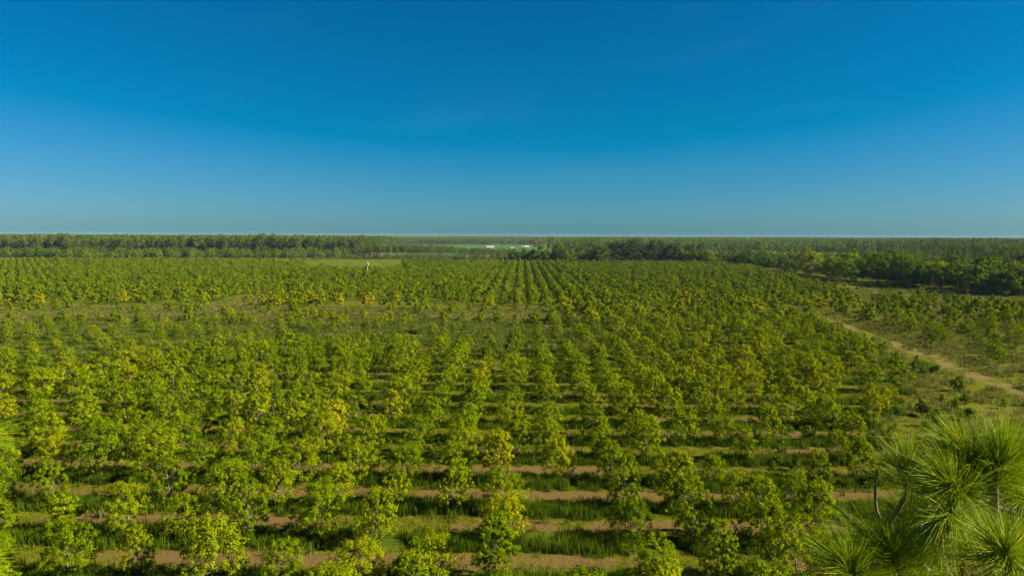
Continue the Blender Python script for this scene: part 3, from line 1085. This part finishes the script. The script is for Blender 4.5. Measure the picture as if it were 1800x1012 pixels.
# broadleaf belts
BELTS = [
    (34, lambda f: (-25 + 115 * f, 800 - 25 * f), (3, 10), (.9, 1.4), (0.0, .4), "dark hedge tree behind the last orchard rows", "hedge trees behind the orchard"),
    (24, lambda f: (172 + 75 * f, 752 - 75 * f), (4, 10), (.85, 1.2), (.05, .55), "tree in the belt beyond the oak grove", "trees beyond the oak grove"),
    (80, lambda f: (np.interp(f, [0, .45, 1], [240, 228, 268]), np.interp(f, [0, .45, 1], [650, 455, 352])), (9, 9), (.9, 1.35), (.1, .8), "tree in the leafy belt beside the sandy track", "trees along the sandy track"),
    (46, lambda f: (-560 + 350 * f, 850 + 60 * f), (10, 12), (.6, .95), (.2, .7), "tree at the foot of the pine plantation", "broadleaf trees fronting the plantation"),
]
for cnt, fn, (dx, dy), (s0, s1), (c0, c1), what, group in BELTS:
    for q in range(cnt):
        x, y = fn((q + .5) / cnt)
        x, y = float(x + rng.normal(0, dx)), float(y + rng.normal(0, dy))
        k = int(rng.integers(0, 4))
        low = .80 if (y > 760 and -40 < x < 22) else 1.0        # lower growth here: the far barns show over it
        cv = float(rng.uniform(c0, c1))
        hue = "dark green" if cv < .25 else ("mid green" if cv < .45 else "yellow-green")
        hardwood(x, y, low * float(rng.uniform(s0, s1)), k, "%s %s broadleaf %s" % (HWORD[k], hue, what), group, cv)
hardwood(180, 748, .85, 0, "bright yellow-green tree in front of the oak grove", None, 1.0)

# woods as masses
pine_src = [merge_meshes("pine_whole%d" % k, PINE[k], [M_PBARK, M_PINE]) for k in range(5)]
hard_src = [merge_meshes("hardwood_whole%d" % k, HARD[k], [M_HBARK, M_HARD]) for k in range(4)]
pts, hs = [], []
for q in range(5200):
    x = rng.uniform(-1000, -215)
    f = (x + 690) / 470
    y = 905 + 45 * f + 24 + rng.random() ** 1.2 * 190
    if in_view(np.array(x), np.array(y), .06):
        pts.append((x, y, 0))
        hs.append(rng.uniform(23, 29) / 28)
for q in range(420):
    f = rng.random()
    pts.append((-222 + 215 * f, 905 - 25 * f + rng.uniform(0, 60), 0))
    hs.append(rng.uniform(13, 19) * float(np.interp(f, [0, .5, .7, 1], [1, .9, .74, .70])) / 28)
for q in range(2200):
    y = rng.uniform(480, 1150)
    x = rng.uniform(.52 * y + 100, .86 * y + 40)
    if y < 900 or x > 640:
        pts.append((x, y, 0))
        hs.append(rng.uniform(15, 23) / 28)
pts = np.array(pts)
scatter("pine_wood", pts, rng.integers(0, 10, len(pts)), rng.uniform(0, 6.28, len(pts)), np.array(hs), pine_src * 2,
        "mass of tall pines filling the woods behind the orchard", "pine wood", [(c, 0, 0, 1) for c in (.1, .25, .4, .2, .05, .3, .15, .45, .1, .35)])
pts = []
for q in range(2600):
    y = rng.uniform(360, 1150)
    x = rng.uniform(np.interp(y, [360, 455, 650, 1150], [282, 246, 262, 640]), .86 * y + 40)
    pts.append((x, y, 0))
for q in range(380):
    f = rng.random()
    pts.append((-700 + 480 * f + rng.normal(0, 8), 880 + 55 * f + rng.normal(0, 9), 0))
for q in range(150):
    pts.append((rng.uniform(-225, -15), rng.normal(868, 10), 0))
for q in range(60):
    a_ = rng.uniform(0, 6.28)
    pts.append((-158 + 84 * math.cos(a_) * 1.02 - 29 * math.sin(a_), 725 + 158 * math.sin(a_), 0))
for q in range(160):
    pts.append((rng.uniform(32, 330), 815 + rng.normal(0, 14), 0))
pts = np.array(pts)
scatter("broadleaf_wood", pts, rng.integers(0, 8, len(pts)), rng.uniform(0, 6.28, len(pts)), rng.uniform(.5, .95, len(pts)) * np.where((pts[:, 0] < 0) & (pts[:, 0] > -260) & (pts[:, 1] < 905), .55, 1.0), hard_src * 2,
        "mass of mixed green broadleaf woodland behind the orchard", "woodland", [(c, 0, 0, 1) for c in (.0, .2, .35, .1, .5, .25, .05, .4)])


# far pine forest to the horizon: patches of many small trees
def make_patch(name, seed, size=76.0, cnt=120):
    r = np.random.default_rng(seed)
    pp = r.uniform(-size / 2, size / 2, (cnt, 2))
    VV, FF, MI, TT, o = [], [], [], [], 0
    for x, y in pp:
        H = r.uniform(14, 26)
        lf = 34
        z = H * (0.30 + 0.70 * r.random(lf) ** .7)
        rad = 3.1 * np.sqrt(np.clip(1 - ((z / H - .62) / .42) ** 2, .08, 1))
        az = r.uniform(0, 6.28, lf)
        d = np.c_[np.cos(az), np.sin(az), r.normal(.3, .4, lf)]
        P = np.c_[x + np.cos(az) * rad * .75, y + np.sin(az) * rad * .75, z]
        nrm = unit(d + .4 * r.normal(size=P.shape))
        ax = unit(np.cross(nrm, r.normal(size=P.shape)))
        L = r.uniform(2.0, 3.4, lf)
        V, F = leaf_quads(P, ax, nrm, L, L * .6, .08)
        VV.append(V)
        FF.append(F + o)
        o += len(V)
        MI.append(np.zeros(lf))
        TT.append(np.clip(.7 * r.random() + .3 * r.random(lf), 0, 1))
        V, F = tubes([(np.array([[x, y, 0], [x, y, H * .9]]), np.array([.22, .08]))], 3)
        VV.append(V)
        FF.append(F + o)
        o += len(V)
        MI.append(np.ones(len(F)))
        TT.append(np.zeros(len(F)))
    return make_mesh(name, np.concatenate(VV), [np.concatenate(FF)], [M_PINE, M_PBARK], mi=np.concatenate(MI), attrs={"tone": ('FACE', np.concatenate(TT))})


patches = [make_patch("far_forest_patch%d" % k, 800 + k) for k in range(4)]
pts, sc = [], []


def far_ok(x, y):
    if x < -235:
        if y < 1140:
            return False
        return not (-500 < x and y < 2330 - 0.0 * x and y > 1060 and x > -470 + 0.10 * (2330 - y))
    if x < 330:
        return y > 2330 or (x > 60 + 0.11 * (y - 1240) and y > 1150)
    # right hand side: pasture cut into the forest
    if 300 < x < 680 and 1170 < y < 1560:
        return False
    return y > 1130 + 0.0 * x


for y in np.arange(1100, 4200, 70):
    for x in np.arange(-0.86 * y - 100, 0.86 * y + 100, 70):
        if far_ok(x, y):
            pts.append((x + rng.normal(0, 6), y + rng.normal(0, 6), 0))
            sc.append(1.0)
for y in np.arange(4200, 12000, 150):
    for x in np.arange(-0.86 * y, 0.86 * y, 150):
        pts.append((x, y + rng.normal(0, 15), 0))
        sc.append(2.15)
pts, sc = np.array(pts), np.array(sc)
pts[:, 2] = ground_z(pts[:, 0], pts[:, 1])
scatter("far_forest", pts, rng.integers(0, 8, len(pts)), rng.integers(0, 4, len(pts)) * (np.pi / 2), sc, patches * 2,
        "distant flat pine forest reaching the horizon", "forest", [(c, 0, 0, 1) for c in (.0, .1, .2, .3, .05, .15, .25, .1)],
        sclz=0.72 + 0.45 * vnoise(pts[:, 0], pts[:, 1], 420, 191) + rng.uniform(-.06, .06, len(pts)))

# ------------------------------------------------------------------ farm buildings, pole, wires
M_WHITE = plain_mat("white_metal_sheet", (0.42, 0.42, 0.41), 0.45, 0.06, 0.2)
M_GREYROOF = plain_mat("grey_metal_sheet", (0.26, 0.28, 0.31), 0.4, 0.1, 0.2)
M_WALL = plain_mat("pale_boards", (0.45, 0.42, 0.38), 0.8, 0.15, 0.3)
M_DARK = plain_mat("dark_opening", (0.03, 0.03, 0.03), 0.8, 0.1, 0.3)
M_POLE = plain_mat("pale_weathered_wood", (0.34, 0.32, 0.28), 0.8, 0.12, 0.8)
M_BROWNPOLE = plain_mat("brown_weathered_wood", (0.20, 0.16, 0.12), 0.85, 0.2, 0.8)
M_STEEL = plain_mat("galvanised_steel", (0.45, 0.46, 0.47), 0.4, 0.08, 1.0)
M_WIRE = plain_mat("aluminium_wire", (0.16, 0.16, 0.15), 0.5, 0.05, 1.0)


def box(cx, cy, cz, sx, sy, sz):
    v = np.array([(x, y, z) for x in (-.5, .5) for y in (-.5, .5) for z in (-.5, .5)]) * (sx, sy, sz) + (cx, cy, cz)
    f = np.array([(0, 1, 3, 2), (4, 6, 7, 5), (0, 4, 5, 1), (2, 3, 7, 6), (0, 2, 6, 4), (1, 5, 7, 3)])
    return v, f


def join(parts):
    VV, FF, o = [], [], 0
    for v, f in parts:
        VV.append(v)
        FF.append(np.asarray(f) + o)
        o += len(v)
    return np.concatenate(VV), np.concatenate(FF)


def barn(name, x, y, rot, Lx, Ly, hw, hr, roof_mat, wall_mat, label, doors):
    e = tag(obj(name, None, loc=(x, y, 0.1), rot=(0, 0, rot)), label, "building")
    v, f = box(0, 0, hw / 2, Lx, Ly, hw)
    gab = np.array([(-Lx / 2, -Ly / 2, hw), (-Lx / 2, Ly / 2, hw), (-Lx / 2, 0, hr - .05), (Lx / 2, -Ly / 2, hw), (Lx / 2, Ly / 2, hw), (Lx / 2, 0, hr - .05)])
    me = bpy.data.meshes.new("walls")
    vv = np.concatenate([v, gab])
    me.from_pydata([tuple(p) for p in vv], [], [tuple(q) for q in f] + [(8, 10, 9), (11, 12, 13)])
    me.materials.append(wall_mat)
    obj("walls", me, e)
    ov = .5
    for s in (-1, 1):
        a = np.array([(-Lx / 2 - ov, 0, hr), (Lx / 2 + ov, 0, hr), (Lx / 2 + ov, s * (Ly / 2 + ov), hw - .15), (-Lx / 2 - ov, s * (Ly / 2 + ov), hw - .15)])
        b = a + np.array([0, 0, .14])
        me = bpy.data.meshes.new("roof_slope")
        me.from_pydata([tuple(p) for p in np.concatenate([a, b])], [], [(0, 1, 2, 3), (4, 7, 6, 5), (0, 4, 5, 1), (1, 5, 6, 2), (2, 6, 7, 3), (3, 7, 4, 0)])
        me.materials.append(roof_mat)
        obj("roof_slope", me, e)
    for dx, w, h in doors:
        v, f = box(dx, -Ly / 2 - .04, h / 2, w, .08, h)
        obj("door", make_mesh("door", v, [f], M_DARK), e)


barn("shed", -75, 1630, .12, 17, 11, 3.6, 6.4, M_GREYROOF, M_WALL, "grey-roofed farm shed standing in the far green crop field", [(-4, 3.2, 2.8), (3.5, 3.2, 2.8)])
barn("small_shed", -22, 1575, -.2, 7, 5, 2.6, 4.0, M_WHITE, M_WHITE, "small white shed near the long white barn in the field", [(0, 2, 2)])
barn("long_barn", 7.5, 1720, .03, 21, 10, 3.4, 5.6, M_WHITE, M_WHITE, "long white barn at the far side of the crop field", [(-7, 3, 2.6), (0, 3, 2.6), (7, 3, 2.6)])

# pale pole with a transformer, in the second orchard block
e = tag(obj("utility_pole", None, loc=(-111.6, 491.9, 0)), "pale utility pole with a white canister standing among orchard trees", "pole")
v, f = tubes([(np.array([[0, 0, 0], [0, 0, 5], [0, 0, 11.2]]), np.array([.30, .27, .22]))], 8)
obj("post", make_mesh("post", v, [f], M_POLE, smooth=True), e)
v, f = tubes([(np.array([[.60, -.05, 8.6], [.60, -.05, 8.65], [.60, -.05, 9.9], [.60, -.05, 9.95]]), np.array([.05, .40, .40, .05]))], 12)
obj("transformer", make_mesh("transformer", v, [f], M_STEEL), e)
v, f = box(0, .22, 10.5, 2.2, .12, .14)
obj("crossarm", make_mesh("crossarm", v, [f], M_BROWNPOLE), e)
for dx in (-.95, 0.3, .95):
    v, f = tubes([(np.array([[dx, .22, 10.57], [dx, .22, 10.7], [dx, .22, 10.85]]), np.array([.05, .09, .04]))], 6)
    obj("insulator", make_mesh("insulator", v, [f], M_STEEL), e)

WX = (-246.0, -16.0)
WY = (712.0, 722.0)
for k in range(2):
    e = tag(obj("wire_pole", None, loc=(WX[k], WY[k], 0)), "brown wooden pole carrying the power wires, %s" % ("near the plantation" if k == 0 else "near the hedge trees"), "pole", "wire poles")
    v, f = tubes([(np.array([[0, 0, 0], [0, 0, 6.5], [0, 0, 13.4]]), np.array([.2, .17, .13]))], 8)
    obj("post", make_mesh("post", v, [f], M_BROWNPOLE, smooth=True), e)
    for z in (12.9, 11.2, 9.6, 8.0):
        v, f = tubes([(np.array([[0, -.12, z], [0, -.34, z], [0, -.40, z + .02]]), np.array([.05, .09, .03]))], 6)
        obj("insulator", make_mesh("insulator", v, [f], M_STEEL), e)
e = tag(obj("power_line", None, loc=(WX[0], WY[0], 0)), "four thin power wires strung across in front of the woods", "wires")
t = np.linspace(0, 1, 25)
for z in (12.9, 11.2, 9.6, 8.0):
    Pn = np.c_[t * (WX[1] - WX[0]), t * (WY[1] - WY[0]) - .4, z - 1.0 * 4 * t * (1 - t)]
    v, f = tubes([(Pn, np.full(25, .07))], 4)
    obj("wire", make_mesh("wire", v, [f], M_WIRE), e)


# ------------------------------------------------------------------ the pines beside the viewpoint
def needle_tuft(seed, base, tip, n_need, length, droop=0.05, spread=1.0):
    """needles set along the last piece of a shoot from base to tip, fanning outward; world coordinates"""
    r = np.random.default_rng(seed)
    base, tip = np.asarray(base, float), np.asarray(tip, float)
    ax = unit(tip - base)
    ref = np.array([0.3, 0.5, 0.8])
    u = unit(np.cross(ax, ref))
    w = np.cross(ax, u)
    nb = n_need // 3
    s = r.random(nb) ** 0.8
    s, th = np.repeat(s, 3), np.repeat(r.uniform(0, 6.283, nb), 3)
    # needles near the tip point forward, older ones stand out
    open_a = (0.30 + 0.95 * (1 - s)) * spread + np.repeat(r.normal(0, .16, nb), 3) + r.normal(0, .07, nb * 3)
    open_a = np.clip(open_a, 0.02, 1.75)
    th = th + r.normal(0, .10, nb * 3)
    rad = np.cos(th)[:, None] * u + np.sin(th)[:, None] * w
    d = unit(np.cos(open_a)[:, None] * ax + np.sin(open_a)[:, None] * rad)
    p0 = base + (tip - base) * s[:, None] + rad * .006
    L = (0.9 * length * r.uniform(.6, 1.1, nb * 3))[:, None]
    g = np.array([0, 0, -1.0])
    bend = (droop * r.uniform(.4, 1.7, nb * 3))[:, None] * L
    bow = np.repeat(r.normal(0, .028, (nb, 3)), 3, 0) * L
    p1 = p0 + d * L * .5 + g * bend * .22 + bow
    p2 = p0 + d * L + g * bend
    sd = unit(np.cross(d, r.normal(size=d.shape)))
    wd = .0008 * r.uniform(.8, 1.25, nb * 3)[:, None]
    V = np.stack([p0 - sd * wd * .8, p0 + sd * wd * .8, p1 + sd * wd, p1 - sd * wd, p2 + sd * wd * .25, p2 - sd * wd * .25], 1).reshape(-1, 3)
    i = np.arange(nb * 3)[:, None] * 6
    F = np.concatenate([i + np.array([[0, 1, 2, 3]]), i + np.array([[3, 2, 4, 5]])])
    tn = np.clip(np.repeat(r.beta(2, 2.6, nb), 3) + r.normal(0, .06, nb * 3), 0, 1)
    return V, F, np.concatenate([tn, tn])


def foreground_pine(label, root, height, branches, seed):
    """branches: list of (polyline, base radius, tip radius, [(tuft base, tuft tip, needles, length, droop, spread)])"""
    e = tag(obj("foreground_pine", None, loc=root), label, "tree")
    r0 = np.array(root, float)
    v, f = tubes([(np.array([[0, 0, 0], [0.1, .05, height * .3], [.05, .1, height * .6], [0, 0, height * .9], [0, 0, height]]), np.array([.24, .19, .14, .055, .015]))], 10)
    obj("trunk", make_mesh("pine_trunk", v, [f], M_PBARK, smooth=True), e)
    s = seed
    for pl, ra_, rb_, tufts in branches:
        pl = np.asarray(pl, float) - r0
        t = np.linspace(0, len(pl) - 1, (len(pl) - 1) * 5 + 1)
        q = np.stack([np.interp(t, np.arange(len(pl)), pl[:, k]) for k in range(3)], -1)
        for _ in range(3):                                   # relax the corners
            q[1:-1] = .5 * q[1:-1] + .25 * (q[:-2] + q[2:])
        rr = np.linspace(ra_, rb_, len(q)) * (1 + .10 * np.random.default_rng(s).standard_normal(len(q)))
        v, f = tubes([(q, rr)], 7)
        b = obj("branch", make_mesh("pine_branch", v, [f], M_NBARK, smooth=True), e)
        for tb, tt, nn, ln, dr, sp in tufts:
            s += 1
            V, F, tone = needle_tuft(s, np.asarray(tb) - r0, np.asarray(tt) - r0, nn, ln, dr, sp)
            obj("needle_tuft", make_mesh("needle_tuft", V, [F], M_NEEDLE, attrs={"tone": ('FACE', tone)}), b)
        s += 1
    return e


RP = (2.42, 2.95, 0.0)
right = [
    # main upright shoot with the two top tufts
    ([(2.42, 2.95, 28.45), (2.10, 2.78, 28.62), (1.88, 2.64, 28.76), (1.824, 2.598, 28.873), (1.807, 2.554, 28.959), (1.778, 2.524, 29.092), (1.788, 2.521, 29.20)], .022, .008,
     [((1.780, 2.522, 29.06), (1.795, 2.520, 29.20), 900, .23, .06, 1.05), ((1.775, 2.524, 29.08), (1.785, 2.52, 29.17), 420, .24, .12, 1.5)]),
    ([(1.778, 2.524, 29.092), (1.740, 2.55, 29.12), (1.700, 2.567, 29.155)], .009, .006,
     [((1.735, 2.553, 29.125), (1.672, 2.56, 29.185), 780, .23, .07, 1.05)]),
    # cross branch
    ([(2.42, 2.95, 28.70), (1.991, 2.654, 28.913), (1.85, 2.58, 28.965), (1.68, 2.508, 29.03)], .016, .006,
     [((1.66, 2.50, 29.04), (1.56, 2.455, 29.11), 800, .23, .08, 1.0)]),
    ([(1.778, 2.524, 29.07), (1.759, 2.558, 29.017), (1.69, 2.52, 28.99), (1.545, 2.41, 29.02)], .012, .006,
     [((1.60, 2.45, 29.005), (1.515, 2.39, 29.0), 800, .22, .34, 1.25)]),
    # forked twig on the left with the upright tuft, and its bare companion
    ([(2.42, 2.95, 28.05), (2.0, 2.9, 28.35), (1.70, 2.84, 28.62), (1.523, 2.789, 28.803), (1.545, 2.745, 28.882), (1.556, 2.71, 28.96), (1.551, 2.706, 29.03)], .018, .006,
     [((1.555, 2.708, 28.985), (1.558, 2.704, 29.08), 700, .22, .07, 1.15)]),
    ([(1.523, 2.789, 28.803), (1.480, 2.775, 28.86), (1.466, 2.766, 28.904), (1.452, 2.75, 28.98), (1.450, 2.737, 29.058)], .0075, .0045, []),
    # hidden darker tufts behind the fork
    ([(1.70, 2.84, 28.62), (1.62, 2.87, 28.66), (1.505, 2.881, 28.694)], .009, .006,
     [((1.56, 2.876, 28.68), (1.47, 2.885, 28.72), 650, .23, .1, 1.1)]),
    ([(2.0, 2.9, 28.35), (1.88, 2.98, 28.55), (1.77, 3.034, 28.675)], .010, .006,
     [((1.80, 3.02, 28.65), (1.75, 3.05, 28.74), 650, .23, .08, 1.15)]),
    # low fans
    ([(2.42, 2.95, 27.9), (1.95, 2.75, 28.3), (1.745, 2.628, 28.60), (1.619, 2.535, 28.742), (1.575, 2.50, 28.83), (1.562, 2.496, 28.894)], .016, .007,
     [((1.57, 2.497, 28.86), (1.545, 2.49, 28.93), 380, .20, .3, 1.4)]),
    ([(1.745, 2.628, 28.60), (1.60, 2.56, 28.66), (1.511, 2.534, 28.735)], .010, .006,
     [((1.535, 2.54, 28.71), (1.50, 2.53, 28.80), 700, .22, .06, 1.0)]),
    ([(1.60, 2.56, 28.66), (1.47, 2.48, 28.70), (1.372, 2.437, 28.80)], .009, .006,
     [((1.40, 2.45, 28.77), (1.355, 2.43, 28.86), 800, .22, .06, 1.0)]),
    ([(1.47, 2.48, 28.70), (1.32, 2.42, 28.69), (1.20, 2.385, 28.77)], .008, .006,
     [((1.22, 2.39, 28.755), (1.17, 2.38, 28.83), 750, .22, .06, 1.05)]),
    ([(2.42, 2.95, 27.95), (1.98, 2.5, 28.55), (1.70, 2.24, 28.86), (1.58, 2.16, 28.95)], .015, .007,
     [((1.60, 2.175, 28.94), (1.555, 2.145, 29.00), 950, .22, .08, 1.25)]),
    ([(2.42, 2.95, 28.6), (2.15, 2.75, 28.85), (1.99, 2.66, 28.955)], .012, .007,
     [((2.02, 2.675, 28.94), (1.96, 2.65, 28.995), 800, .23, .09, 1.15)]),
    ([(2.42, 2.95, 28.75), (2.22, 2.9, 28.93), (2.12, 2.87, 29.02)], .012, .007,
     [((2.14, 2.875, 29.0), (2.09, 2.86, 29.09), 800, .23, .08, 1.1)]),
    ([(2.42, 2.95, 28.2), (2.05, 2.55, 28.6), (1.86, 2.38, 28.72)], .012, .007,
     [((1.90, 2.41, 28.70), (1.83, 2.36, 28.77), 800, .23, .1, 1.2)]),
    ([(2.42, 2.95, 27.8), (1.95, 2.9, 28.15), (1.62, 2.82, 28.42)], .012, .007,
     [((1.66, 2.83, 28.39), (1.57, 2.81, 28.48), 700, .23, .1, 1.2)]),
    ([(2.42, 2.95, 29.0), (2.40, 2.92, 29.35)], .012, .007, [((2.41, 2.93, 29.2), (2.40, 2.92, 29.42), 800, .23, .08, 1.1)]),
]
foreground_pine("long-needled pine with bright green tufts on dark twigs, right beside the viewpoint", RP, 29.3, right, 900)
LP = (-2.75, 2.9, 0.0)
left = [
    ([(-2.75, 2.9, 28.75), (-2.45, 2.78, 29.05), (-2.29, 2.73, 29.15)], .012, .007, [((-2.35, 2.74, 29.12), (-2.27, 2.72, 29.16), 600, .24, .16, 1.0)]),
    ([(-2.75, 2.9, 28.2), (-2.35, 2.65, 28.6), (-2.14, 2.52, 28.72)], .012, .007, [((-2.22, 2.55, 28.70), (-2.14, 2.52, 28.75), 650, .23, .14, 1.05)]),
    ([(-2.75, 2.9, 29.1), (-2.73, 2.9, 29.4)], .012, .007, [((-2.74, 2.9, 29.25), (-2.72, 2.9, 29.45), 700, .23, .1, 1.1)]),
]
foreground_pine("long-needled pine of which only needle tips reach into the picture, opposite the other pine", LP, 29.3, left, 960)

# ------------------------------------------------------------------ the air
mh = bpy.data.materials.new("haze_air")
mh.use_nodes = True
hn, hl = mh.node_tree.nodes, mh.node_tree.links
hn.clear()
ho = hn.new("ShaderNodeOutputMaterial")
hv = hn.new("ShaderNodeVolumePrincipled")
hv.inputs["Color"].default_value = (0.50, 0.76, 1.0, 1)
hv.inputs["Density"].default_value = 0.000022
hv.inputs["Anisotropy"].default_value = 0.0
hl.new(hv.outputs[0], ho.inputs["Volume"])
v, f = box(0, 5400, 20.5, 27000, 16600, 45.0)
tag(obj("haze", make_mesh("haze", v, [f], mh)), "thin blue haze over the orchard and forest", "haze", kind="stuff")
